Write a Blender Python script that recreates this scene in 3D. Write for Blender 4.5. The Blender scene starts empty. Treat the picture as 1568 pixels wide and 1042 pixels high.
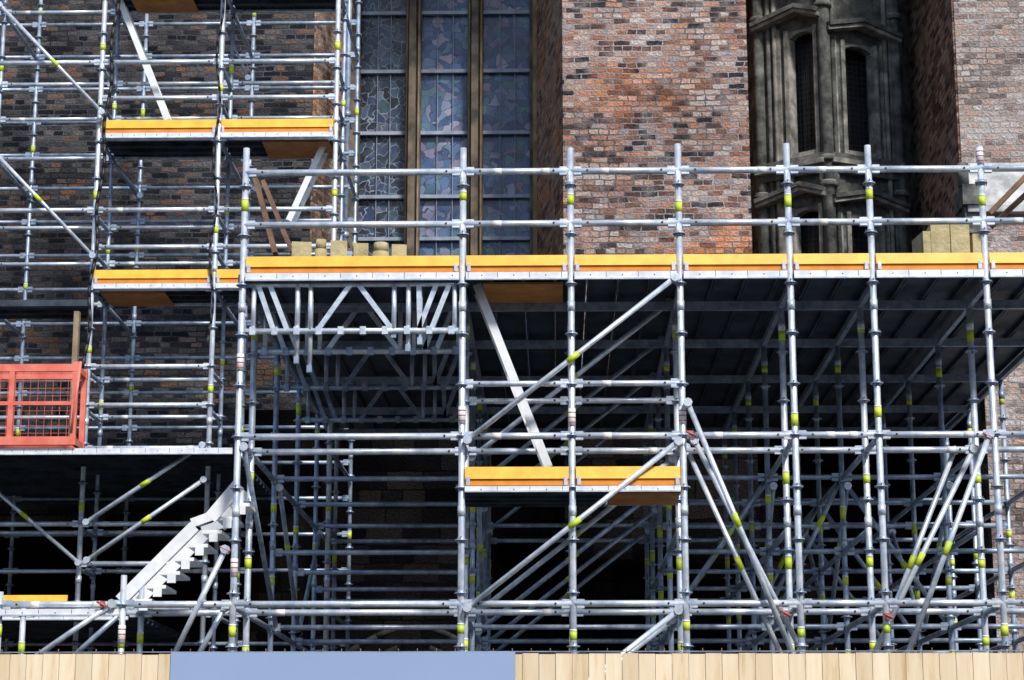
import bpy, math, random
from mathutils import Vector, Matrix
random.seed(7)
sc=bpy.context.scene
# ---------------------------------------------------------------- camera
F=3150.0; TH=math.radians(12.7); YW=math.radians(1.2); CH=1.6
cam=bpy.data.cameras.new("camera"); co=bpy.data.objects.new("camera",cam); sc.collection.objects.link(co)
co.location=(0,0,CH); co.rotation_euler=(math.radians(90)+TH,0,YW)
cam.sensor_width=36; cam.lens=36*F/1568; cam.clip_end=3000; cam.clip_start=.1
sc.camera=co
fw=Vector((-math.sin(YW)*math.cos(TH),math.cos(YW)*math.cos(TH),math.sin(TH)))
rt=Vector((math.cos(YW),math.sin(YW),0)); up=rt.cross(fw)
def S(px,py,D):           # image pixel cast through the camera -> point on the vertical plane y=D
    d=fw+rt*((px-784)/F)+up*((521-py)/F)
    t=D/d.y
    return Vector((d.x*t,D,CH+d.z*t))
def X(px,D=20.,py=521): return S(px,py,D).x
def Z(py,D=20.,px=784): return S(px,py,D).z
# ---------------------------------------------------------------- materials
def newmat(n):
    m=bpy.data.materials.new(n); m.use_nodes=True; nt=m.node_tree
    b=nt.nodes["Principled BSDF"]; return m,nt,b
def ramp(nt,stops,interp='LINEAR'):
    r=nt.nodes.new("ShaderNodeValToRGB"); r.color_ramp.interpolation=interp
    e=r.color_ramp.elements
    while len(e)<len(stops): e.new(0.5)
    for i,(p,c) in enumerate(stops): e[i].position=p; e[i].color=(*c,1)
    return r
def noise(nt,scale,detail=4,vec=None,rough=.6):
    n=nt.nodes.new("ShaderNodeTexNoise"); n.inputs["Scale"].default_value=scale; n.inputs["Detail"].default_value=detail
    n.inputs["Roughness"].default_value=rough
    if vec is None:
        g=nt.nodes.new("ShaderNodeNewGeometry"); vec=g.outputs["Position"]
    nt.links.new(vec,n.inputs["Vector"]); return n
def mix(nt,a,b,fac,mode='MIX'):
    m=nt.nodes.new("ShaderNodeMix"); m.data_type='RGBA'; m.blend_type=mode
    for s,v in ((0,fac),(6,a),(7,b)):
        if hasattr(v,'links'): nt.links.new(v,m.inputs[s])
        elif s==0: m.inputs[0].default_value=v
        else: m.inputs[s].default_value=(*v,1)
    return m.outputs[2]
def simple(name,c1,c2,scale=6,rough=.6,metal=0,bump=0,spec=.5,detail=3,lo=.35,hi=.65,soot=None):
    m,nt,b=newmat(name)
    n=noise(nt,scale,detail); r=ramp(nt,[(lo,c1),(hi,c2)]); nt.links.new(n.outputs[0],r.inputs[0])
    col=r.outputs[0]
    if soot:
        n3=noise(nt,soot,5); r3=ramp(nt,[(.38,(.5,.5,.5)),(.62,(1.1,1.1,1.1))]); nt.links.new(n3.outputs[0],r3.inputs[0]); col=mix(nt,col,r3.outputs[0],1,'MULTIPLY')
    nt.links.new(col,b.inputs["Base Color"])
    b.inputs["Roughness"].default_value=rough; b.inputs["Metallic"].default_value=metal
    b.inputs["Specular IOR Level"].default_value=spec
    if bump:
        bp=nt.nodes.new("ShaderNodeBump"); bp.inputs["Strength"].default_value=bump; bp.inputs["Distance"].default_value=.02
        n2=noise(nt,scale*5,3); nt.links.new(n2.outputs[0],bp.inputs["Height"]); nt.links.new(bp.outputs[0],b.inputs["Normal"])
    return m
def brick(name,stops,mortar,patch=None,kx=1.0,bw=.27,rh=.095,dirt=.5,light=None,wob=1.,mort2=.25,spec=.2,lamt=.6):
    m,nt,b=newmat(name); L=nt.links
    g=nt.nodes.new("ShaderNodeNewGeometry"); s=nt.nodes.new("ShaderNodeSeparateXYZ"); L.new(g.outputs["Position"],s.inputs[0])
    ma=nt.nodes.new("ShaderNodeMath"); ma.operation='MULTIPLY_ADD'; L.new(s.outputs[1],ma.inputs[0]); ma.inputs[1].default_value=kx; L.new(s.outputs[0],ma.inputs[2])
    c=nt.nodes.new("ShaderNodeCombineXYZ"); L.new(ma.outputs[0],c.inputs[0]); L.new(s.outputs[2],c.inputs[1])
    nn=noise(nt,2.3,2); vm=nt.nodes.new("ShaderNodeVectorMath"); vm.operation='MULTIPLY_ADD'
    L.new(nn.outputs["Color"],vm.inputs[0]); vm.inputs[1].default_value=(.05*wob,.05*wob,0); L.new(c.outputs[0],vm.inputs[2])
    nn2=noise(nt,13,2); vm2=nt.nodes.new("ShaderNodeVectorMath"); vm2.operation='MULTIPLY_ADD'
    L.new(nn2.outputs["Color"],vm2.inputs[0]); vm2.inputs[1].default_value=(.06*wob,.03*wob,0); L.new(vm.outputs[0],vm2.inputs[2])
    t=nt.nodes.new("ShaderNodeTexBrick"); L.new(vm2.outputs[0],t.inputs["Vector"])
    t.inputs["Color1"].default_value=(0,0,0,1); t.inputs["Color2"].default_value=(1,1,1,1); t.inputs["Mortar"].default_value=(.5,.5,.5,1)
    t.inputs["Scale"].default_value=1; t.inputs["Mortar Size"].default_value=.011; t.inputs["Mortar Smooth"].default_value=.3
    t.inputs["Brick Width"].default_value=bw; t.inputs["Row Height"].default_value=rh; t.offset=.46; t.squash=.6; t.squash_frequency=3
    pn=noise(nt,1.0,5); mm=nt.nodes.new("ShaderNodeMath"); mm.operation='MULTIPLY_ADD'; L.new(pn.outputs[0],mm.inputs[0]); mm.inputs[1].default_value=1.2
    sub=nt.nodes.new("ShaderNodeMath"); sub.operation='MULTIPLY_ADD'; L.new(t.outputs["Color"],sub.inputs[0]); sub.inputs[1].default_value=1.0; sub.inputs[2].default_value=-.6
    L.new(sub.outputs[0],mm.inputs[2])
    r=ramp(nt,stops,'LINEAR'); L.new(mm.outputs[0],r.inputs[0])
    col=r.outputs[0]
    nf=noise(nt,26,4); rf=ramp(nt,[(.3,(.5,.5,.5)),(.7,(1.35,1.35,1.35))]); L.new(nf.outputs[0],rf.inputs[0])
    if patch:
        pc,ps,lo,hi,amt=patch
        n=noise(nt,ps,5); rr=ramp(nt,[(lo,(0,0,0)),(hi,(amt,)*3)]); L.new(n.outputs[0],rr.inputs[0])
        pcr=mix(nt,tuple(x*.5 for x in pc),tuple(min(1,x*1.3) for x in pc),t.outputs["Color"])
        col=mix(nt,col,pcr,rr.outputs[0])
    col=mix(nt,col,rf.outputs[0],.85,'MULTIPLY')
    nm=noise(nt,.8,5); rm=ramp(nt,[(.42,mortar),(.6,tuple(x*mort2 for x in mortar))]); L.new(nm.outputs[0],rm.inputs[0])
    col=mix(nt,col,rm.outputs[0],t.outputs["Fac"])
    if light:
        n=noise(nt,3.2,7); rr=ramp(nt,[(.5,(0,0,0)),(.66,(lamt,)*3)]); L.new(n.outputs[0],rr.inputs[0])
        col=mix(nt,col,light,rr.outputs[0])
    nd=noise(nt,.3,5); rd=ramp(nt,[(.35,(1-dirt,)*3),(.62,(1.1,1.1,1.1))]); L.new(nd.outputs[0],rd.inputs[0])
    col=mix(nt,col,rd.outputs[0],1,'MULTIPLY')
    L.new(col,b.inputs["Base Color"]); b.inputs["Roughness"].default_value=.9; b.inputs["Specular IOR Level"].default_value=spec
    inv=nt.nodes.new("ShaderNodeMath"); inv.operation='SUBTRACT'; inv.inputs[0].default_value=1; L.new(t.outputs["Fac"],inv.inputs[1])
    ad=nt.nodes.new("ShaderNodeMath"); ad.operation='MULTIPLY_ADD'; L.new(t.outputs["Color"],ad.inputs[0]); ad.inputs[1].default_value=.6; L.new(inv.outputs[0],ad.inputs[2])
    ad2=nt.nodes.new("ShaderNodeMath"); ad2.operation='MULTIPLY_ADD'; L.new(nf.outputs[0],ad2.inputs[0]); ad2.inputs[1].default_value=1.2; L.new(ad.outputs[0],ad2.inputs[2])
    bp=nt.nodes.new("ShaderNodeBump"); bp.inputs["Strength"].default_value=1; bp.inputs["Distance"].default_value=.035
    L.new(ad2.outputs[0],bp.inputs["Height"]); L.new(bp.outputs[0],b.inputs["Normal"])
    return m
M_pier=brick("brick_weathered",[(.0,(.04,.035,.04)),(.15,(.13,.075,.065)),(.3,(.34,.17,.12)),(.44,(.50,.31,.25)),(.56,(.40,.35,.35)),(.68,(.56,.26,.15)),(.82,(.60,.43,.36)),(1.,(.66,.58,.54))],(.46,.42,.41),patch=((.68,.24,.085),.5,.49,.58,.9),dirt=.3,light=(.54,.48,.47),bw=.25,rh=.09,lamt=.4)
M_left=brick("brick_sooty",[(.02,(.016,.018,.024)),(.3,(.042,.043,.050)),(.5,(.080,.077,.082)),(.7,(.13,.122,.124)),(.86,(.17,.145,.135)),(1.,(.24,.13,.085))],(.14,.14,.15),dirt=.45,bw=.27,rh=.09)  # dark cool-grey brick with a few warmer bricks
M_ret=brick("brick_reveal",[(.02,(.15,.09,.07)),(.3,(.38,.23,.16)),(.6,(.52,.33,.22)),(.95,(.6,.45,.36))],(.40,.36,.34),patch=((.70,.30,.12),1.2,.50,.6,.8),dirt=.25)
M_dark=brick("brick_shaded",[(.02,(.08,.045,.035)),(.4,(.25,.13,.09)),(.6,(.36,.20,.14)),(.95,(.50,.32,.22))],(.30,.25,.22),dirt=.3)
M_right=brick("brick_pale",[(.02,(.17,.12,.11)),(.25,(.36,.27,.23)),(.5,(.50,.40,.36)),(.7,(.54,.34,.26)),(.95,(.60,.53,.49))],(.46,.43,.42),dirt=.2,light=(.58,.55,.54),bw=.25,rh=.09,lamt=.45)
M_base=brick("stone_base_dark",[(.02,(.002,.002,.003)),(.5,(.006,.006,.007)),(.95,(.014,.012,.011))],(.007,.007,.007),bw=.6,rh=.3,spec=.02)  # near-black: shade below the deck is put into the wall colour
M_stone=simple("weathered_sandstone",(.05,.055,.052),(.20,.20,.18),5,.9,bump=.5,soot=2.6,detail=5)
M_stonel=simple("pale_sandstone",(.17,.165,.145),(.42,.40,.35),5,.9,bump=.4,soot=3)
M_mull=simple("mullion_sandstone",(.06,.055,.045),(.22,.17,.12),3,.9,bump=.3)
M_coping=simple("coping_stone",(.3,.3,.3),(.62,.61,.59),4,.9,bump=.3)
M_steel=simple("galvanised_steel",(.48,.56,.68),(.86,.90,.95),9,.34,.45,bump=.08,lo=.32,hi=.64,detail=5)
M_steel2=simple("galvanised_steel_dull",(.24,.31,.42),(.50,.57,.68),8,.42,.4,bump=.06)  # darker copy of the steel; shade of the inner rows painted in
M_alu=simple("aluminium",(.66,.69,.73),(.88,.89,.91),8,.5,.1)
M_white_alu=simple("stair_aluminium",(.76,.77,.79),(.9,.9,.9),8,.5,.0)
M_deck=simple("steel_plank_underside",(.03,.04,.055),(.085,.105,.135),3,.5,.4)  # dark plank tone carries the under-deck shade in its colour
M_ply=simple("deck_plywood",(.38,.15,.035),(.54,.24,.06),5,.7)
M_yel=simple("toeboard_yellow",(.84,.39,.022),(.96,.54,.045),5,.5,detail=7,lo=.3,hi=.6)
M_org=simple("toeboard_orange",(.68,.22,.012),(.82,.30,.025),5,.55)
M_tag=simple("tag_lime",(.44,.57,.03),(.68,.78,.06),9,.5)
M_white=simple("label_white",(.7,.7,.7),(.85,.85,.85),9,.5)
M_red=simple("clamp_red",(.42,.09,.07),(.52,.16,.12),9,.5)
M_blk=simple("black_rubber",(.01,.01,.012),(.03,.03,.034),9,.5)
M_lift=simple("cage_red_paint",(.72,.15,.10),(.85,.24,.17),5,.45)
M_wood=simple("old_timber",(.12,.065,.04),(.26,.15,.09),5,.8,bump=.3)
M_prop=simple("prop_timber",(.22,.16,.10),(.36,.27,.17),5,.8,bump=.3)
M_pack=simple("stone_pack",(.36,.30,.15),(.58,.48,.26),6,.85,bump=.5)
M_roof=simple("roof_slate",(.06,.065,.07),(.12,.12,.13),4,.7)
M_plaster=simple("town_house_render",(.26,.25,.23),(.34,.33,.30),1,.9)
M_glassd=simple("window_glass_dark",(.01,.012,.015),(.03,.035,.045),1,.12,spec=.6)
M_ground=simple("paving_ground",(.045,.045,.046),(.08,.078,.076),.8,.9,bump=.3)
M_asph=simple("asphalt",(.04,.04,.042),(.06,.06,.062),2,.9,bump=.3)
M_kerb=simple("kerb_granite",(.25,.25,.25),(.35,.35,.34),8,.85)
M_blue=simple("blue_hoarding_paint",(.255,.355,.535),(.28,.385,.575),.9,.6)
def glassmat():
    m,nt,b=newmat("stained_glass"); L=nt.links
    g=nt.nodes.new("ShaderNodeNewGeometry"); s=nt.nodes.new("ShaderNodeSeparateXYZ"); L.new(g.outputs["Position"],s.inputs[0])
    c=nt.nodes.new("ShaderNodeCombineXYZ"); L.new(s.outputs[0],c.inputs[0]); L.new(s.outputs[2],c.inputs[1])
    nn=noise(nt,3,2); vm=nt.nodes.new("ShaderNodeVectorMath"); vm.operation='MULTIPLY_ADD'
    L.new(nn.outputs["Color"],vm.inputs[0]); vm.inputs[1].default_value=(.4,.4,0); L.new(c.outputs[0],vm.inputs[2])
    def vor(sc_,feat):
        v=nt.nodes.new("ShaderNodeTexVoronoi"); v.voronoi_dimensions='2D'; v.feature=feat; v.inputs["Scale"].default_value=sc_; L.new(vm.outputs[0],v.inputs["Vector"]); return v
    v1=vor(6.5,'F1'); v2=vor(6.5,'DISTANCE_TO_EDGE')
    sp=nt.nodes.new("ShaderNodeSeparateColor"); L.new(v1.outputs["Color"],sp.inputs[0])
    r=ramp(nt,[(0,(.035,.07,.16)),(.3,(.07,.12,.24)),(.5,(.11,.18,.31)),(.66,(.07,.18,.18)),(.78,(.20,.27,.38)),(.9,(.26,.15,.22)),(1,(.36,.40,.50))]); L.new(sp.outputs[0],r.inputs[0])
    n=noise(nt,.9,3); rr=ramp(nt,[(.38,(.4,.45,.6)),(.62,(1.25,1.25,1.3))]); L.new(n.outputs[0],rr.inputs[0])
    col=mix(nt,r.outputs[0],rr.outputs[0],1,'MULTIPLY')
    xl=nt.nodes.new("ShaderNodeMapRange"); L.new(s.outputs[0],xl.inputs[0]); xl.inputs[1].default_value=X(622,33); xl.inputs[2].default_value=X(630,33)
    lead=mix(nt,(.30,.34,.40),(.025,.03,.05),xl.outputs[0])
    sel=ramp(nt,[(.35,(0,0,0)),(.5,(1,1,1))]); L.new(sp.outputs[2],sel.inputs[0])
    dkl=mix(nt,(.008,.011,.02),mix(nt,col,(.02,.03,.05),.7),sel.outputs[0])
    dk=mix(nt,dkl,col,xl.outputs[0])
    e=ramp(nt,[(.02,(1,1,1)),(.04,(0,0,0))]); L.new(v2.outputs["Distance"],e.inputs[0])
    cc=mix(nt,dk,lead,e.outputs[0])
    gr=noise(nt,5,5); rg=ramp(nt,[(.45,(0,0,0)),(.75,(.3,.3,.3))]); L.new(gr.outputs[0],rg.inputs[0])
    L.new(mix(nt,cc,(.2,.25,.34),rg.outputs[0]),b.inputs["Base Color"]); b.inputs["Roughness"].default_value=.3
    bp=nt.nodes.new("ShaderNodeBump"); bp.inputs["Strength"].default_value=.6; bp.inputs["Distance"].default_value=.02; L.new(sp.outputs[1],bp.inputs["Height"]); L.new(bp.outputs[0],b.inputs["Normal"])
    return m
M_sg=glassmat()
def boardmat():
    m,nt,b=newmat("hoarding_spruce"); L=nt.links
    g=nt.nodes.new("ShaderNodeNewGeometry"); s=nt.nodes.new("ShaderNodeSeparateXYZ"); L.new(g.outputs["Position"],s.inputs[0])
    w=nt.nodes.new("ShaderNodeTexWhiteNoise"); w.noise_dimensions='1D'
    dv=nt.nodes.new("ShaderNodeMath"); dv.operation='DIVIDE'; L.new(s.outputs[0],dv.inputs[0]); dv.inputs[1].default_value=.096
    fl=nt.nodes.new("ShaderNodeMath"); fl.operation='FLOOR'; L.new(dv.outputs[0],fl.inputs[0]); L.new(fl.outputs[0],w.inputs["W"])
    mp=nt.nodes.new("ShaderNodeMapping"); mp.inputs["Scale"].default_value=(24,24,2.5); L.new(g.outputs["Position"],mp.inputs[0])
    va=nt.nodes.new("ShaderNodeVectorMath"); va.operation='MULTIPLY_ADD'; L.new(w.outputs["Color"],va.inputs[0]); va.inputs[1].default_value=(9,9,9); L.new(mp.outputs[0],va.inputs[2])
    n=noise(nt,1,6,va.outputs[0]); r=ramp(nt,[(.25,(.62,.44,.25)),(.45,(.80,.66,.45)),(.75,(.87,.77,.59))]); L.new(n.outputs[0],r.inputs[0])
    rr=ramp(nt,[(0,(.84,.80,.74)),(1,(1.06,1.05,1.05))]); L.new(w.outputs["Value"],rr.inputs[0])
    L.new(mix(nt,r.outputs[0],rr.outputs[0],1,'MULTIPLY'),b.inputs["Base Color"]); b.inputs["Roughness"].default_value=.7
    return m
M_board=boardmat()
# ---------------------------------------------------------------- builders
def empty(name):
    e=bpy.data.objects.new(name,None); sc.collection.objects.link(e); e.empty_display_size=.3; return e
class MB:
    def __init__(s,name,parent,mat,smooth=False): s.n=name;s.p=parent;s.m=mat;s.v=[];s.f=[];s.sm=[];s.smooth=smooth
    def add(s,vs,fs,sm=None):
        o=len(s.v); s.v+=[tuple(v) for v in vs]; s.f+=[tuple(i+o for i in f) for f in fs]; s.sm+=(sm if sm else [False]*len(fs))
    def tube(s,p,q,r=.03,n=10):
        p=Vector(p);q=Vector(q);d=(q-p)
        if d.length<1e-5:return
        d.normalize(); a=Vector((0,0,1)) if abs(d.z)<.9 else Vector((1,0,0)); u=d.cross(a).normalized(); w=d.cross(u)
        vs=[];fs=[]
        for k in range(n):
            t=2*math.pi*k/n; o=(u*math.cos(t)+w*math.sin(t))*r; vs.append(p+o)
        for k in range(n):
            t=2*math.pi*k/n; o=(u*math.cos(t)+w*math.sin(t))*r; vs.append(q+o)
        for k in range(n): fs.append((k,(k+1)%n,n+(k+1)%n,n+k))
        sm=[True]*n; fs.append(tuple(range(n-1,-1,-1))); fs.append(tuple(range(n,2*n))); sm+=[False]*2
        s.add(vs,fs,sm)
    def box(s,c,sz,rot=None):
        c=Vector(c); x,y,z=[k/2 for k in sz]
        vs=[Vector((a*x,b*y,d*z)) for a in(-1,1) for b in(-1,1) for d in(-1,1)]
        if rot: vs=[rot@v for v in vs]
        vs=[v+c for v in vs]
        s.add(vs,[(0,1,3,2),(4,6,7,5),(0,4,5,1),(2,3,7,6),(0,2,6,4),(1,5,7,3)])
    def bb(s,x0,x1,y0,y1,z0,z1): s.box(((x0+x1)/2,(y0+y1)/2,(z0+z1)/2),(abs(x1-x0),abs(y1-y0),abs(z1-z0)))
    def beam(s,p,q,w,h):
        p=Vector(p);q=Vector(q);d=(q-p);l=d.length;d.normalize()
        side=d.cross(Vector((0,0,1)));
        if side.length<1e-3: side=Vector((1,0,0))
        side.normalize(); u=side.cross(d)
        R=Matrix((d,side,u)).transposed(); s.box((p+q)/2,(l,w,h),R)
    def prism(s,pts,z0,z1):
        n=len(pts); vs=[(x,y,z0) for x,y in pts]+[(x,y,z1) for x,y in pts]
        fs=[(k,(k+1)%n,n+(k+1)%n,n+k) for k in range(n)]+[tuple(range(n-1,-1,-1)),tuple(range(n,2*n))]
        s.add(vs,fs)
    def done(s):
        if not s.v: return None
        me=bpy.data.meshes.new(s.n); me.from_pydata(s.v,[],s.f); me.materials.append(s.m)
        me.polygons.foreach_set("use_smooth",s.sm); me.update()
        o=bpy.data.objects.new(s.n,me); sc.collection.objects.link(o)
        if s.p: o.parent=s.p
        return o
# ---------------------------------------------------------------- ground
g=MB("ground",None,M_ground); g.box((0,300,-.05),(1600,1700,.1)); g.done()
r_=MB("road",None,M_asph); r_.bb(-200,200,-9,7,.0,.004); r_.done()
k_=MB("pavement",None,M_kerb); k_.bb(-200,200,7,11.4,0,.13); k_.done()
# ---------------------------------------------------------------- church
ch=empty("brick_church")
TOP=19.
ZB=7.6
xl480=X(480,31.5,200); xw0=X(541,33,200); xw1=X(822,33,200); xp0=X(862,30,200); xp1=X(1147,30,200); xr0=X(1466,29,120)
xsplit=X(372,31.5)
b=MB("left_wall",ch,M_left); b.prism([(-40,31.5),(xl480,31.5),(xw0-.1,33.0),(xw0-.1,36),(-40,36)],ZB,TOP); b.bb(-40,xsplit,31.5,36,6.55,ZB); b.done()
b=MB("left_wall_quoin",ch,M_ret); b.prism([(xl480-.02,31.48),(xl480+.01,31.47),(xw0-.06,33.0),(xw0-.2,33.2)],8,TOP); b.done()
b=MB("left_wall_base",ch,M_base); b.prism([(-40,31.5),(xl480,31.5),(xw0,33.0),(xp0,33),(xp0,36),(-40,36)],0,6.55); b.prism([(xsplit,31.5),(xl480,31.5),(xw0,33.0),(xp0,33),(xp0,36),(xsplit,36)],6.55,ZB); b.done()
b=MB("pier",ch,M_pier); b.prism([(xp0,30),(xp1,30),(xp1,36),(xw1,36),(xw1,33.)],ZB,TOP); b.done()
b=MB("pier_reveal",ch,M_ret); b.prism([(xp0-.004,30.03),(xw1-.03,33.),(xw1+.1,33.),(xp0+.05,30.03)],8,TOP); b.done()
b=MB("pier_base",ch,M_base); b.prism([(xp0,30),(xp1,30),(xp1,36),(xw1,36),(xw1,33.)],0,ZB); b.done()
b=MB("right_pier",ch,M_right); b.bb(xr0,40,29,36,Z(300,29),TOP); b.done()
b=MB("right_pier_return",ch,M_dark); b.bb(xr0-.03,xr0+.1,29.02,32.9,ZB,TOP-.01); b.done()
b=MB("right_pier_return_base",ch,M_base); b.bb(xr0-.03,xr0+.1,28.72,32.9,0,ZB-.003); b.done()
b=MB("right_pier_foot",ch,M_right); b.bb(xr0+.102,40,28.75,35.9,0,Z(300,29)-.3); b.done()
b=MB("pier_coping",ch,M_coping)
zc=Z(255,29); b.add([(xr0-.02,28.98,zc),(40,28.98,zc),(40,28.6,zc-.75),(xr0-.02,28.6,zc-.75),(xr0-.02,29.3,zc),(40,29.3,zc),(40,29.3,zc-.85),(xr0-.02,29.3,zc-.85),(40,28.6,zc-.85),(xr0-.02,28.6,zc-.85)],
  [(0,3,2,1),(0,1,5,4),(3,9,8,2),(9,7,6,8),(0,4,7,9,3),(1,2,8,6,5)]); b.done()
b=MB("pier_capital_block",ch,M_stone); b.bb(xr0-.10,xr0+.2,28.55,29.2,zc-.75,zc-.45); b.bb(xr0-.06,xr0+.15,28.65,29.2,zc-1.15,zc-.75)
b.tube((xr0-.05,28.7,zc-.45),(xr0-.05,28.7,zc-.1),.08,10); b.done()
b=MB("window_wall",ch,M_left); b.bb(xw0-.1,xw1+.1,33.02,35.9,7.61,8.4); b.bb(xw0-.1,xw1+.1,33.02,35.9,17,TOP); b.done()
b=MB("recess_wall",ch,M_dark); b.bb(xp1,xr0,32.9,35.95,ZB,TOP-.02); b.done()
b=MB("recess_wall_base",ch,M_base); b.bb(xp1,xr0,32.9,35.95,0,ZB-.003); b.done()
b=MB("stained_glass",ch,M_sg); b.bb(xw0,xw1,33.32,33.36,8.3,17.1); b.done()
b=MB("window_mullions",ch,M_mull)
def shaft(b,px,w,y0=33.0,y1=33.4):
    x=X(px,33,200); b.bb(x-w*.22,x+w*.22,y0-.12,y1,8.4,17); b.bb(x-w*.5,x+w*.5,y0+.1,y1-.003,8.4,17)
shaft(b,631,.26); shaft(b,727,.26)
b.bb(xw0-.1,X(549,33,200),33.0,33.4,8.4,17); b.bb(X(811,33,200),xw1+.02,32.97,33.4,8.4,17)
b.done()
b=MB("mullion_edges",ch,simple("mullion_ochre",(.20,.14,.08),(.36,.27,.17),4,.85))
for px in(631,727):
    x=X(px,33,200)
    for sg in(-1,1): b.bb(x+sg*.10-.014,x+sg*.10+.014,33.03,33.3,8.41,16.99)
b.bb(X(816,32.9,200),X(822,32.9,200),32.8,32.95,8.4,17); b.done()
b=MB("saddle_bars",ch,simple("saddle_bar_lead",(.22,.26,.33),(.34,.38,.45),5,.5,.2))
for yy in(12,102,197,295,360):
    z=Z(yy,33,680); b.bb(X(547,33,200),X(812,33,200),33.22,33.30,z-.03,z+.03)
for px in (575,595,668,692,765,788): b.bb(X(px,33,200)-.005,X(px,33,200)+.005,33.26,33.31,8.4,17)
b.done()
b=MB("rainwater_pipe",ch,M_steel2); x=X(531,31.2,200); b.tube((x,31.2,8),(x,31.2,TOP-.3),.05,12)
for z in range(8,19): b.tube((x,31.2,z+.3),(x,31.2,z+.38),.065,12); b.bb(x-.02,x+.02,31.2,31.9,z+.32,z+.36)
b.done()
# oriel (canted stone bay)
SB=MB("oriel_stone",ch,M_stone); SL=MB("oriel_tracery",ch,M_stonel); GL=MB("oriel_glazing",ch,M_glassd); BR=MB("oriel_bars",ch,M_blk)
c0=Vector((X(1163,32.2,150),32.2,0)); c1=Vector((X(1264,31.5,150),31.5,0)); c2=Vector((X(1372,32.1,150),32.1,0)); c3=Vector((X(1402,32.85,150),32.85,0)); cm=Vector((X(1148,32.85,150),32.85,0))
def facet(a,bq,wins,zsh=0):
    d=(bq-a); l=d.length; d.normalize(); n=Vector((d.y,-d.x,0)); R=Matrix((d,-n,Vector((0,0,1)))).transposed()
    def ob(B,u0,u1,o0,o1,z0,z1):
        c=a+d*((u0+u1)/2)+n*((o0+o1)/2); c.z=(z0+z1)/2; B.box(c,(abs(u1-u0),abs(o1-o0),abs(z1-z0)),R)
    zt=TOP-.05; zb=ZB
    if not wins:
        ob(SB,0,l,-.3,0,zb,zt); 
        return ob,l
    w0,w1=wins[0]*l,wins[1]*l
    ob(GL,0,l,-.34,-.30,zb,zt)
    # coursed ashlar jambs: blocks with fine joints
    z=zb
    while z<zt:
        h=min(.42,zt-z)
        for (u0,u1) in((0,w0),(w1,l)): ob(SB,u0,u1,-.28,random.uniform(-.006,.006),z,z+h-.008)
        z+=h
    ob(SB,0,w0,-.28,-.015,zb,zt); ob(SB,w1,l,-.28,-.015,zb,zt)
    openings=[(Z(250,32),Z(56,32)-zsh),(Z(470,32),Z(326,32)-zsh*.5)]
    ob(SB,w0,w1,-.28,-.02,openings[1][1],Z(250,32)); ob(SB,w0,w1,-.28,-.02,openings[0][1],zt-.01)
    for z0,z1 in openings:
        ob(SL,w0-.03,w0+.045,-.2,.05,z0,z1); ob(SL,w1-.035,w1+.03,-.2,.03,z0,z1)
        ob(SL,w0-.17,w0-.11,-.1,.04,z0,z1+.05); ob(SL,w1+.09,w1+.12,-.1,.04,z0,z1+.05)
        ob(SL,w0,w1,-.2,.0,z0,z0+.08)
        W=w1-w0; m_=12
        for k in range(m_):
            u0=w0+W*k/m_; u1=w0+W*(k+1)/m_; t=abs((k+.5)/m_-.5)*2
            h=.05+.2*(1-math.sqrt(max(0,1-t*t*.96)))
            ob(SL,u0,u1+.001,-.18,-.03,z1-h,z1+.001)
        for k in range(1,7):
            u=w0+W*k/7; ob(BR,u-.005,u+.005,-.27,-.255,z0,z1)
        nz=int((z1-z0)/.09)
        for k in range(nz): ob(BR,w0,w1,-.255,-.25,z0+k*.09,z0+k*.09+.009)
        um=(w0+w1)/2
        for sg,ue in((-1,-.02),(1,l+.02)):
            p=a+d*um+n*.1; p.z=z1+.26; q=a+d*ue+n*.1; q.z=z1+.10
            SL.beam(p,q,.2,.06); p2=p.copy();q2=q.copy(); p2.z+=.07;q2.z+=.07; SB.beam(p2,q2,.28,.07)
        ob(SB,-.02,l+.02,-.02,.14,z0-.14,z0-.04); ob(SL,-.02,l+.02,-.02,.20,z0-.22,z0-.14); ob(SB,-.02,l+.02,-.02,.10,z0-.34,z0-.22)
        for u in(.05,.5,.95): ob(SB,u*l-.03,u*l+.03,-.02,.12,z0-.5,z0-.34)
    for zz in(zt-1.2,Z(-20,32)): ob(SB,-.03,l+.03,-.02,.25,zz,zz+.15); ob(SL,-.03,l+.03,-.02,.18,zz-.08,zz)
    return ob,l
facet(cm,c0,None); facet(c0,c1,(.44,.88)); facet(c1,c2,(.24,.72),.25); facet(c2,c3,None)
for c,r in((c0,.09),(c1,.10),(c2,.09)):
    SB.tube((c.x,c.y-.04,ZB),(c.x,c.y-.04,TOP-.1),r,12)
    for yy in(30,262,300): 
        z=Z(yy,32); SB.tube((c.x,c.y-.04,z-.05),(c.x,c.y-.04,z+.02),r+.045,12); SL.tube((c.x,c.y-.04,z+.02),(c.x,c.y-.04,z+.05),r+.025,12)
for (a,q,ts) in((c0,c1,(.15,.25)),(c1,c2,(.12,.86,.93))):
    for t in ts:
        p=a.lerp(q,t); (SL if t in(.25,.86) else SB).tube((p.x,p.y-.03,ZB),(p.x,p.y-.03,TOP-.2),.04,10)
for b in(SB,SL,GL,BR): b.done()
b=MB("portal_arch_mouldings",ch,simple("portal_stone",(.03,.027,.024),(.08,.07,.06),4,.9))
cx=X(640,31.4)
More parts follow.
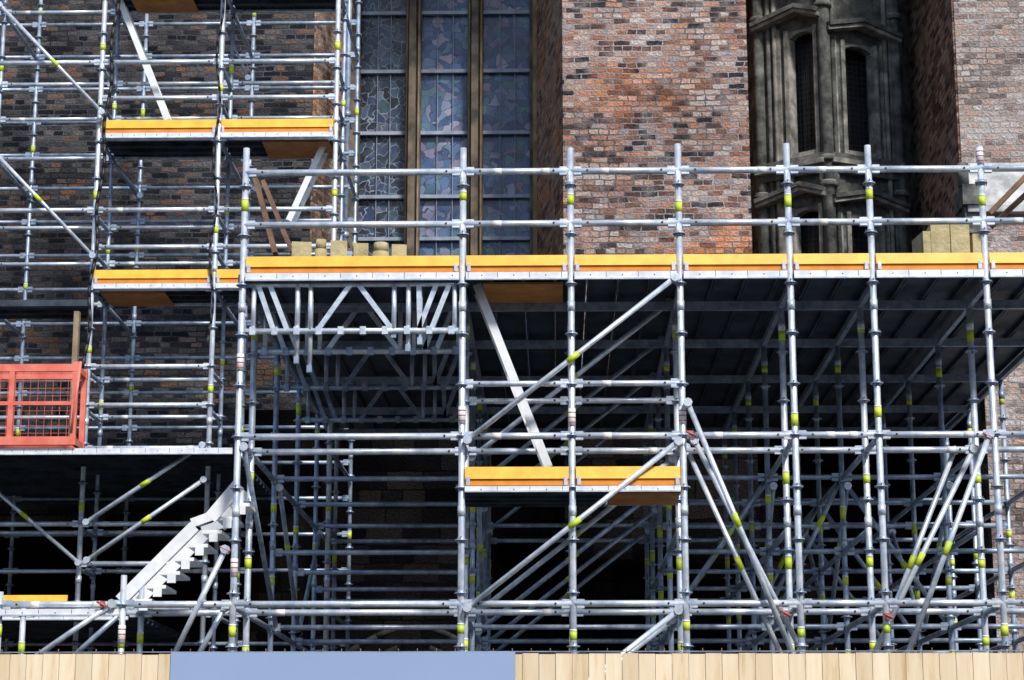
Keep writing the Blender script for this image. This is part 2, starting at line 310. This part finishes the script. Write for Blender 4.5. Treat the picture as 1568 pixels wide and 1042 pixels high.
for R in(1.2,1.45,1.7,2.0):
    pts=[(-R,.3)]+[(-R,2.2)]
    for k in range(1,13):
        t=k/12*math.radians(62); pts.append((-R+ (1.9*R)*(1-math.cos(t)),2.2+(1.9*R)*math.sin(t)*.62))
    ap=[p for p in pts if p[0]<=0]
    for sg in(-1,1):
        for p,q in zip(ap,ap[1:]): b.tube((cx+sg*p[0],31.3-R*.1,p[1]),(cx+sg*q[0],31.3-R*.1,q[1]),.05,8)
b.done()
b=MB("church_roof",ch,M_roof); b.add([(-41,28.5,TOP),(41,28.5,TOP),(41,44,TOP+11),(-41,44,TOP+11),(-41,60,TOP),(41,60,TOP)],[(0,1,2,3),(3,2,5,4),(0,3,4),(1,5,2)]); b.done()
b=MB("church_nave",ch,M_left); b.bb(-40,40,36.01,59,0,TOP-.01); b.done()
# ---------------------------------------------------------------- scaffolds
class Scaf:
    def __init__(s,name):
        s.e=empty(name); e=s.e
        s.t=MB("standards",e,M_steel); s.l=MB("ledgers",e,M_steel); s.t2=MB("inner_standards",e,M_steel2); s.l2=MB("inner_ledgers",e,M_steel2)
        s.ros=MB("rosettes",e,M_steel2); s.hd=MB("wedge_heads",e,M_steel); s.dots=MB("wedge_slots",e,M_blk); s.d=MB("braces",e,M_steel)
        s.pl=MB("deck_planks",e,M_deck); s.pe=MB("deck_edge",e,M_alu); s.ty=MB("toeboards",e,M_yel); s.to=MB("toeboard_feet",e,M_org); s.ply=MB("deck_hatch_plywood",e,M_ply)
        s.tag=MB("lime_tags",e,M_tag); s.w=MB("white_labels",e,M_white); s.red=MB("red_clamps",e,M_red)
        s.all=[s.t,s.l,s.t2,s.l2,s.ros,s.hd,s.dots,s.d,s.pl,s.pe,s.ty,s.to,s.ply,s.tag,s.w,s.red]
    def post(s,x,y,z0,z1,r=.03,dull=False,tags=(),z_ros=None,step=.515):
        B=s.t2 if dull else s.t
        B.tube((x,y,z0),(x,y,z1),r,12)
        z=z0+.1 if z_ros is None else z_ros
        while z-step>z0: z-=step
        k=0
        while z<z1-.05:
            s.ros.tube((x,y,z-.006),(x,y,z+.006),r+.032,8); s.ros.tube((x,y,z-.03),(x,y,z+.03),r+.006,10)
            for sx,sy in((1,0),(-1,0),(0,-1)):
                if (k+sx+int(x*3))%2: s.dots.box((x+sx*(r+.018),y+sy*(r+.018),z),(.008,.008,.07))
            k+=1; z+=step
            if k%4==0: B.tube((x,y,z-.28),(x,y,z-.18),r+.006,10)
        for tz in tags:
            if z0<tz<z1:
                tz+=random.uniform(-.05,.05); hh=random.choice((.05,.07,.09))
                s.tag.tube((x,y,tz-hh),(x,y,tz+.03),r+.003,10); s.w.tube((x,y,tz+.03),(x,y,tz+.05),r+.003,10)
    def ledger(s,p,q,r=.029,dull=False):
        p=Vector(p);q=Vector(q);B=s.l2 if dull else s.l; d=(q-p).normalized(); B.tube(p,q,r,10)
        if (q-p).length>.4:
            for a,g_ in((p,1),(q,-1)):
                (s.ros if dull else s.hd).beam(a+d*g_*.035,a+d*g_*.11,.05,.085)
                if not dull and abs(d.x)>.5:
                    c=a+d*g_*.17; s.dots.tube(c+Vector((0,-r-.003,0)),c+Vector((0,0,0)),.012,6)
                    if random.random()<.25: 
                        c=a+d*g_*.3; s.w.tube(c,c+d*.09,r+.002,8)
    def toe(s,x0,x1,y,z,h=.155):
        g_=.035; x0+=g_;x1-=g_; zm=z+h*.36; zt=z+h
        s.ty.add([(x0,y-.012,zm),(x1,y-.012,zm),(x1,y+.012,zt),(x0,y+.012,zt),(x0,y+.03,zt),(x1,y+.03,zt),(x1,y+.03,zm),(x0,y+.03,zm)],
            [(0,1,2,3),(3,2,5,4),(4,5,6,7),(7,6,1,0),(0,3,4,7),(1,6,5,2)])
        s.to.bb(x0+.001,x1-.001,y+.006,y+.028,z+.006,zm-.001)
        for xx in(x0+.03,x1-.03): s.hd.bb(xx-.018,xx+.018,y-.018,y-.0125,z+.004,zm+.02)
    def edge(s,x0,x1,y,z,h=.1):
        s.pe.bb(x0,x1,y-.02,y+.02,z-h+.02,z)
        s.hd.bb(x0,x1,y-.028,y-.0205,z-h+.015,z-h+.03)
        x=x0+.16
        while x<x1-.05: s.dots.tube((x,y-.0215,z-.035),(x,y-.01,z-.035),.007,6); s.dots.bb(x+.155,x+.160,y-.0208,y-.01,z-h+.035,z-.002); x+=.32
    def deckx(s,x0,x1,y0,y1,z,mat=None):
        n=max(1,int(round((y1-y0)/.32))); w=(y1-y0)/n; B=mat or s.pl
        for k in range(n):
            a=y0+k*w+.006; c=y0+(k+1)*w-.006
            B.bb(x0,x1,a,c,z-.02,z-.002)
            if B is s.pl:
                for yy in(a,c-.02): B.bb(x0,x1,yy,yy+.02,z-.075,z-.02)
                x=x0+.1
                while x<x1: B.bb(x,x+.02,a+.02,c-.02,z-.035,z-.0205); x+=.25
    def decky(s,x0,x1,y0,y1,z):
        n=max(1,int(round((x1-x0)/.32))); w=(x1-x0)/n
        for k in range(n):
            a=x0+k*w+.005; c=x0+(k+1)*w-.005
            s.pl.bb(a,c,y0,y1,z-.02,z-.002)
            for xx in(a,c-.018): s.pl.bb(xx,xx+.018,y0,y1,z-.075,z-.02)
    def brace(s,p,q,r=.027,tagat=None,B=None):
        (B or s.d).tube(p,q,r,10)
        p=Vector(p);q=Vector(q)
        for a in(p,q): s.hd.tube(a+Vector((0,-.04,0)),a+Vector((0,.05,0)),.045,8)
        if tagat is not None:
            c=p.lerp(q,tagat); d=(q-p).normalized(); s.tag.tube(c-d*.08,c+d*.06,r+.004,10)
    def done(s):
        for b in s.all: b.done()
# ---- main platform scaffold
m=Scaf("platform_scaffolding")
PX=[369,708,875,1043,1213,1340,1515,1690]
CX=[X(p,20) for p in PX]; A,B_,C,D_,E,F_,G,H=CX
ROW=[20,20.9,22.7,24.7,26.7,28.3]
zD=Z(419,20); zR1=Z(343,20); zR2=Z(263,20); zM=Z(588,20); zL=Z(668,20); zB=Z(925,20); zTop=Z(226,20)
z_mid=(zL+zB)/2; zg=1.55
for i,x in enumerate(CX):
    for j,y in enumerate(ROW):
        if j>0 and i in(1,2) and j>=2 and i==2: continue
        top=(zTop+random.uniform(-.02,.03)) if j==0 else zD-.09
        tags=[]
        if j==0: tags=[zR2-.33+(.04*(i%3)),3.22+.03*(i%2),zL+.22 if i in(4,5) else -1]
        else: tags=[zD-.42,zL-.28-.05*(i%2),z_mid-.3,3.15]
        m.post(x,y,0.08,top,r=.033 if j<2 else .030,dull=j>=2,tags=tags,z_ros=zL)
        (m.hd).box((x,y,.04),(.15,.15,.08))
def bays(y,z,i0,i1,dull=False,skip=()):
    for i in range(i0,i1):
        if i in skip: continue
        m.ledger((CX[i],y,z),(CX[i+1],y,z),dull=dull)
for j,y in enumerate(ROW):
    dull=j>=2
    if j==0:
        for z in(zR2,zR1):
            for i in range(7): m.ledger((CX[i],y,z),(CX[i+1],y,z),r=.034)
    for z in(zL,zB): 
        if dull: 
            m.ledger((CX[0],y,z),(CX[1],y,z),dull=True)
            m.ledger((CX[1],y,z),(CX[3],y,z),dull=True); bays(y,z,3,7,True)
        else:
            for i in range(7): m.ledger((CX[i],y,z),(CX[i+1],y,z),r=.033)
    if j<2: bays(y,zM,1,3)
    if j>=2:
        bays(y,z_mid,3,7,True)
        if j in(3,5): bays(y,zL+.55 if j==5 else zL-.28,3,7,True)
        m.ledger((CX[0],y,z_mid),(CX[1],y,z_mid),dull=True)
    bays(y,zg,0,7,dull)
    if j>0:
        for i in range(7): m.l2.beam((CX[i],y,zD-.13),(CX[i+1],y,zD-.13),.05,.09)
for i,x in enumerate(CX):
    for j in range(len(ROW)-1):
        if i==2 and j>0: continue
        for z in(zL-.02,zB-.02,zg):
            m.ledger((x,ROW[j],z),(x,ROW[j+1],z),dull=True)
        m.l2.beam((x,ROW[j],zD-.13),(x,ROW[j+1],zD-.13),.05,.07)
        if i>=3 and j>=1: m.ledger((x,ROW[j],z_mid),(x,ROW[j+1],z_mid),dull=True)
m.decky(A-.05,H,19.98,28.6,zD)
for i in range(7):
    m.toe(CX[i],CX[i+1],19.955,zD+.005,.175); m.edge(CX[i]+.034,CX[i+1]-.034,19.955,zD,.095)
m.ply.bb(B_+.2,C-.08,20.05,20.85,zD-.10,zD-.078)
zP=Z(746,20)
m.deckx(B_,C,20.02,20.88,zP); m.deckx(C,C+.35,20.02,20.88,zP); m.ply.bb(C+.36,D_-.03,20.05,20.86,zP-.06,zP-.03)
for i in(1,2): m.toe(CX[i],CX[i+1],19.955,zP+.005,.19); m.edge(CX[i]+.034,CX[i+1]-.034,19.955,zP,.075)
for i in(1,2): m.edge(CX[i]+.034,CX[i+1]-.034,20.9,zP,.075)
def lattice(y,dz,B):
    zt=zD-.10-dz; zb=Z(505,20)-dz
    B.tube((A+.04,y,zb),(B_-.04,y,zb),.03); B.tube((A+.04,y,zt),(B_-.04,y,zt),.026)
    for px in(388,455,475,603,625,696):
        x=X(px,20,465); B.tube((x,y-.003,zb-.02),(x,y-.003,zt+.02),.024)
    for pt,pb in((394,420),(412,441),(536,486),(548,602),(688,660),(641,643),(668,641)):
        B.beam((X(pt,20,465),y-.004,zt),(X(pb,20,465),y-.004,zb),.03,.05)
    for k in range(10):
        x=A+(B_-A)*(k+.5)/10; (m.hd if B is m.d else m.ros).box((x,y-.01,zb),(.06,.05,.08))
lattice(20.03,0,m.d); lattice(20.9,.02,m.l); lattice(22.7,.04,m.l2); lattice(24.7,.04,m.l2)
for px,zz in((455,.42),(475,.55),(603,.05),(625,.25),(643,.15)):
    x=X(px,20,465); m.t.tube((x,20.07,zD-.1),(x,20.07,Z(505,20)-zz*.7),.024); m.ros.box((x,20.05,Z(505,20)-zz*.7),(.05,.05,.07))
# braces
def br(p,q,y,t=None,**k): 
    a=S(p[0],p[1],20);c=S(q[0],q[1],20); m.brace((a.x,y,a.z),(c.x,y,c.z),tagat=t,**k)
br((1033,428),(716,676),19.93,.5); br((1038,678),(716,932),19.93,.5); br((1038,936),(700,1200),19.93,.5)
br((1033,428),(716,676),20.98,.5); br((1038,678),(716,932),20.98,.5); br((1038,936),(700,1200),20.98,.5)
for y in(22.7,24.7,26.7):
    br((1038,678),(716,932),y+.06,.5,B=m.l2); br((1033,428),(716,676),y+.06,.5,B=m.l2)
br((1052,620),(1215,1010),19.9,.47); br((1066,668),(1250,1030),20.25,.4); br((1060,660),(1235,1040),20.98,.5)
br((1512,668),(1385,1010),19.9,.52); br((1500,680),(1330,1030),20.3,.5); br((1490,665),(1350,1030),20.98,.5)
for y in(22.7,24.7,26.7):
    m.brace((F_,y+.06,zL),(E,y+.06,zB),B=m.l2,tagat=.3); m.brace((D_,y+.06,zB+.1),(E,y+.06,zL),B=m.l2,tagat=.6)
    m.brace((G,y+.06,zB),(F_,y+.06,zL),B=m.l2,tagat=.4)
for x in(E,F_,G,B_,A):
    m.brace((x+.06,22.7,zL-.1),(x+.06,24.7,zB+.1),B=m.l2,tagat=.4); m.brace((x+.06,26.7,zL-.1),(x+.06,24.7,zB+.1),B=m.l2)
m.brace((A+.06,20,zL-.1),(A+.06,22.7,zB),B=m.l2)
for (px,py,y) in((1058,665,19.9),(1512,668,19.9),(1203,940,19.95),(1360,944,19.95),(345,842,19.9),(157,926,19.9)):
    p=S(px,py,y); m.red.box(p,(.04,.06,.06)); m.red.tube(p+Vector((-.05,-.03,.025)),p+Vector((.05,-.03,-.025)),.012,8)
XL=[X(-160,20),X(22,20),X(205,20)]
for x in XL[1:]:
    for y in(20,20.9): m.post(x,y,.08,Z(880 if x==XL[2] else 905,20),tags=[3.2],z_ros=zB)
for y in(20,20.9):
    for a,c in((XL[0],XL[1]),(XL[1],XL[2]),(XL[2],A)):
        m.ledger((a,y,zB),(c,y,zB),r=.034); m.ledger((a,y,zg),(c,y,zg))
m.edge(XL[0],XL[2]-.03,19.95,zB-.05,.08)
m.brace(S(345,842,19.9),S(262,1012,19.9)); m.brace(S(345,930,20.2),S(300,1010,20.2)); m.brace(S(172,925,19.92),S(45,1012,19.92)); m.brace(S(190,935,20.9),S(105,1012,20.9),B=m.l2)
for (px,py) in((708,637),(878,640),(370,556),(357,870),(1048,637),(180,972),(1510,240)):
    p=S(px,py,20); xx=min(CX+XL,key=lambda c:abs(c-p.x)); m.w.tube((xx,20,p.z-.09),(xx,20,p.z+.09),.0365,12)
    for q_ in(-.05,0,.05): m.red.tube((xx,20,p.z+q_-.006),(xx,20,p.z+q_+.006),.037,12)
m.done()
# ---- wall scaffold on the left
s=Scaf("wall_scaffolding")
LY=[27.6,28.5,30.5]
LX=[X(p,27.6) for p in(-240,-50,137,325,508)]
zl=[Z(p,27.6,250) for p in(1160,925,680,436,206,-24)]
for i,x in enumerate(LX):
    for j,y in enumerate(LY):
        s.post(x,y,.08,16.5,r=.036 if j<1 else .030,dull=j>=1,tags=[z+t for z in zl for t in((.75,) if (i+j)%2 else (1.35,))],z_ros=zl[2],step=.54)
for j,y in enumerate(LY):
    for i in range(4):
        if j<2:
            for z in zl:
                for dz in((.0,.54,1.08) if i>=2 or j==1 else (1.08,)):
                    zz=z+dz-(0.0 if dz else .06)
                    if i==3 and zz<8.5: continue
                    s.ledger((LX[i],y,zz),(LX[i+1],y,zz),r=.034 if j==0 else .029)
        else:
            z=1.2
            while z<16: s.ledger((LX[i],y,z),(LX[i+1],y,z),dull=True); z+=.54
for x in LX:
    for z in zl:
        for dz in(0,.54,1.08):
            s.ledger((x,LY[0],z+dz-.07),(x,LY[1],z+dz-.07),dull=True)
        s.ledger((x,LY[1],z-.07),(x,LY[2],z-.07),dull=True)
for z,i0,i1 in((zl[5],2,4),(zl[4],2,4),(zl[3],2,3)):
    for i in range(i0,i1):
        s.deckx(LX[i]+.03,LX[i+1]-.03,27.65,28.5,z); s.edge(LX[i]+.034,LX[i+1]-.034,27.55,z,.09); s.toe(LX[i],LX[i+1],27.55,z+.004,.2)
s.deckx(LX[3]+.03,LX[4],27.65,28.5,zl[3]); s.edge(LX[3]+.034,LX[4],27.55,zl[3],.09); s.toe(LX[3],LX[4],27.55,zl[3]+.004,.2)
for (xa,xb,z) in((LX[3]+.6,LX[4]-.1,zl[4]),(LX[2]+.1,LX[2]+1,zl[3]),(LX[2]+.3,LX[2]+1.2,zl[5])): s.ply.bb(xa,xb,27.68,28.45,z-.10,z-.078)
z6=Z(688,26.6,150)
s.deckx(LX[0],X(362,26.6),26.6,31.2,z6); s.edge(LX[0],X(362,26.6),26.55,z6,.1)
z4=Z(462,27.6,60); s.deckx(LX[0],LX[2],27.65,28.25,z4-.02); s.pl.bb(LX[0],LX[2],27.5,27.6,z4-.09,z4)
z9=Z(915,26.6,50); s.toe(LX[0],X(110,26.6,915),26.5,z9-.14,.16); s.edge(LX[0],X(200,26.6,915),26.5,z9-.16,.16); s.deckx(LX[0],X(200,26.6,915),26.6,31,z9-.16)
for a,c in(((0,8),(156,172)),((-40,200),(142,392)),((-60,705),(120,862)),((0,-150),(160,-30))):
    s.brace(S(*a,27.45),S(*c,27.45),tagat=.55,r=.027)
for a,c in(((310,682),(132,800)),((312,735),(133,858))):
    s.brace(S(*a,26.8),S(*c,26.8),tagat=.5,r=.03)
for a,c in(((345,40),(380,120)),((365,235),(392,290)),((165,235),(215,300))):
    s.brace(S(*a,28.6),S(*c,28.6),r=.022,B=s.l2)
s.done()
# ---- ladders
def ladder(name,p0,p1,y,w=.38,mat=M_white_alu,rw=.085):
    e=empty(name); r=MB("stringers",e,mat); q=MB("rungs",e,mat)
    a=Vector((p0.x,y,p0.z)); c=Vector((p1.x,y,p1.z))
    for dy in(0,w): r.beam(a+Vector((0,dy,0)),c+Vector((0,dy,0)),.025,rw)
    n=int((c-a).length/.27)
    for k in range(1,n):
        t=a.lerp(c,k/n); q.tube(t,t+Vector((0,w,0)),.016,8)
    r.done(); q.done()
ladder("aluminium_ladder",S(840,716,20.3),S(730,436,20.3),20.3)
ladder("aluminium_ladder",S(256,184,27.9),S(160,-60,27.9),27.9)
ladder("aluminium_ladder",S(442,338,27.9),S(500,212,27.9),27.9,.3)
# stair flight lower-left
e=empty("aluminium_scaffold_stair"); r=MB("stringers",e,M_white_alu); q=MB("treads",e,M_white_alu)
a=S(184,920,20.4); c=S(298,806,20.4); c2_=S(322,794,20.4); c3_=S(366,742,20.4)
for dy in(0,.62):
    o=Vector((0,dy,0)); r.beam(a+o,c+o,.03,.12); r.beam(c+o+Vector((-.03,.001,.03)),c2_+o+Vector((.03,0,.03)),.028,.09); r.beam(c2_+o,c3_+o,.031,.13)
for k in range(8):
    t=a.lerp(c3_,(k+.6)/8.5); q.box(t+Vector((.13,.31,-.08)),(.20,.58,.035)); q.box(t+Vector((.15,.01,-.13)),(.085,.02,.10))
r.done(); q.done()
# ---- lift cage
e=empty("hoist_cage"); r=MB("frame",e,M_lift); w=MB("mesh_infill",e,M_lift); yy=26.5; dp=.5
xa=X(-70,yy,620); xb=X(114,yy,620); xm=X(17,yy,620); zt=Z(564,yy,60); zm=Z(618,yy,60); zb=Z(675,yy,60)
for y in(yy,yy+dp):
    r.bb(xa,xb+.04,y-.03,y+.03,zt-.05,zt+.05); r.bb(xa,xb+.04,y-.03,y+.03,zb-.06,zb+.05)
    if y==yy: r.bb(xa,xb,y-.02,y+.02,zm-.025,zm+.025)
    for x in(xa,xm,xb):
        if x==xm and y>yy: continue
        r.bb(x-.035,x+.035,y-.027,y+.027,zb,zt+(.08 if x==xb else 0))
for x in(xa,xb): r.bb(x-.027,x+.027,yy,yy+dp,zt-.04,zt+.04); r.bb(x-.03,x+.03,yy,yy+dp,zb-.05,zb+.04)
r.tube((xb+.06,yy-.02,zt+.08),(xb-.02,yy-.02,zb+.1),.02,8)
x=xa
while x<xb: w.bb(x-.0018,x+.0018,yy-.004,yy+.004,zb,zt); x+=.1
z=zb
while z<zt: w.bb(xa,xb,yy+.004,yy+.009,z-.0018,z+.0018); z+=.1
r.done(); w.done()
# ---- timber prop, planks, packs, cable
b=MB("timber_prop",None,M_prop); p=S(115,552,27.4); b.bb(p.x-.035,p.x+.035,27.35,27.45,z6,Z(478,27.4,115)); b.bb(p.x-.06,p.x+.06,27.33,27.47,z6,z6+.03); b.done()
for (p,q,y) in(((392,276),(422,390),21.5),((404,280),(448,388),22.2),((1513,330),(1600,240),21),((1520,345),(1610,262),21.4)):
    b=MB("timber_plank",None,M_wood); b.beam(S(*p,y),S(*q,y),.2,.05); b.done()
def sack(name,px0,px1,py0,py1,y,kind):
    e=empty(name); b=MB("blocks",e,M_pack); p=S(px0,py1,y); q=S(px1,py0,y); w=q.x-p.x; h=q.z-zD
    if kind=='roll':
        b.tube((p.x+w/2,y,zD),(p.x+w/2,y,zD+h*.85),w*.42,16); b.tube((p.x+w/2,y,zD+h*.85),(p.x+w/2,y,zD+h),w*.36,16); b.bb(p.x+w*.1,q.x-w*.1,y-.1,y+.2,zD,zD+h*.5)
    elif kind=='block':
        b.box((p.x+w/2,y,zD+h*.5),(w*.94,.4,h),Matrix.Rotation(.12,3,'Z')); b.box((p.x+w*.4,y-.22,zD+h*.3),(w*.6,.1,h*.6))
    else:
        for k in range(2):
            for j in range(2): b.box((p.x+w*(k+.5)/2,y+.02*j,zD+h*(j+.5)/2),(w/2*.985,.45,h/2*.98),Matrix.Rotation(.03*(k-j),3,'Z'))
    b.done()
yd=21.3
sack("stone_block",446,478,378,392,yd,'block'); sack("stone_baluster",480,503,368,392,yd,'roll'); sack("stone_block",505,532,376,392,yd,'block')
sack("stone_block",540,564,380,392,yd,'block'); sack("stone_baluster",568,598,373,392,yd,'roll'); sack("stone_block",598,622,382,392,yd,'block')
sack("stone_block_pack",1422,1478,349,388,yd,'pack'); sack("stone_block",1405,1420,362,388,yd,'block'); sack("stone_block",1480,1500,366,388,yd,'block')
b=MB("power_cable",None,M_blk)
pts=[S(340+4*math.sin(k*.7)+ -k*.6,-30+k*17,27.5) for k in range(34)]
for p,q in zip(pts,pts[1:]): b.tube(p,q,.018,6)
pts=[S(182-k*1.6+3*math.sin(k*.9),-30+k*18,27.5) for k in range(34)]
for p,q in zip(pts,pts[1:]): b.tube(p,q,.026,6)
b.done()
# ---- hoarding
h=empty("timber_hoarding"); b=MB("boards",h,M_board); yh=12.; zh=Z(1001,yh)
k0=int(-14/.096); k1=int(14/.096); pa=X(262,yh,1010); pb=X(789,yh,1010)
for k in range(k0,k1):
    dz=random.uniform(-.005,.005); b.bb(k*.096+.0015,(k+1)*.096-.0015,yh+random.uniform(0,.004),yh+.022,.1,zh+dz)
b.done()
b=MB("blue_panel",h,M_blue); b.bb(pa,pb,yh-.012,yh-.003,.5,zh+.008); b.done()
b=MB("cap_strip",h,M_steel2); b.bb(-14,14,yh-.006,yh+.03,zh+.009,zh+.013); b.done()
b=MB("rails",h,M_wood); b.bb(-14,14,yh+.023,yh+.06,1.0,1.1); b.bb(-14,14,yh+.023,yh+.06,2.1,2.2)
x=-14
while x<14: b.tube((x,yh+.01,zh),(x,yh+.01,zh+.03),.003,5); x+=.11
b.done()
# ---- houses across the street (behind the viewer), unseen, added to cut low sky light
hs=empty("town_house_row"); b=MB("walls",hs,M_plaster); b.bb(-45,45,-24,-14,0,13); b.done()
b=MB("windows",hs,M_glassd)
for i in range(30):
    for j in range(4): b.bb(-43.5+i*3,-42.3+i*3,-14.02,-13.98,1.2+j*3.1,3+j*3.1)
b.done()
b=MB("roof",hs,M_roof); b.add([(-45.3,-13.6,13),(45.3,-13.6,13),(45.3,-19,17),(-45.3,-19,17),(-45.3,-24.4,13),(45.3,-24.4,13)],[(0,1,2,3),(3,2,5,4),(0,3,4),(1,5,2)]); b.done()
# ---------------------------------------------------------------- light
EL=math.radians(46); AZ=math.radians(156)
w=bpy.data.worlds.new("World"); sc.world=w; w.use_nodes=True; nt=w.node_tree
sk=nt.nodes.new("ShaderNodeTexSky"); sk.sky_type='NISHITA'; sk.sun_disc=False; sk.sun_elevation=EL; sk.sun_rotation=AZ
bg=nt.nodes["Background"]; nt.links.new(sk.outputs[0],bg.inputs[0]); bg.inputs[1].default_value=.15
sd=bpy.data.lights.new("sun",'SUN'); sd.energy=4.0; sd.angle=math.radians(8); sd.color=(1,.97,.93)
so=bpy.data.objects.new("sun",sd); sc.collection.objects.link(so)
v=Vector((math.sin(AZ)*math.cos(EL),math.cos(AZ)*math.cos(EL),math.sin(EL))); so.rotation_euler=(-v).to_track_quat('-Z','Y').to_euler(); so.location=(10,-10,30)
sc.view_settings.view_transform='Standard'; sc.view_settings.look='None'; sc.view_settings.exposure=0
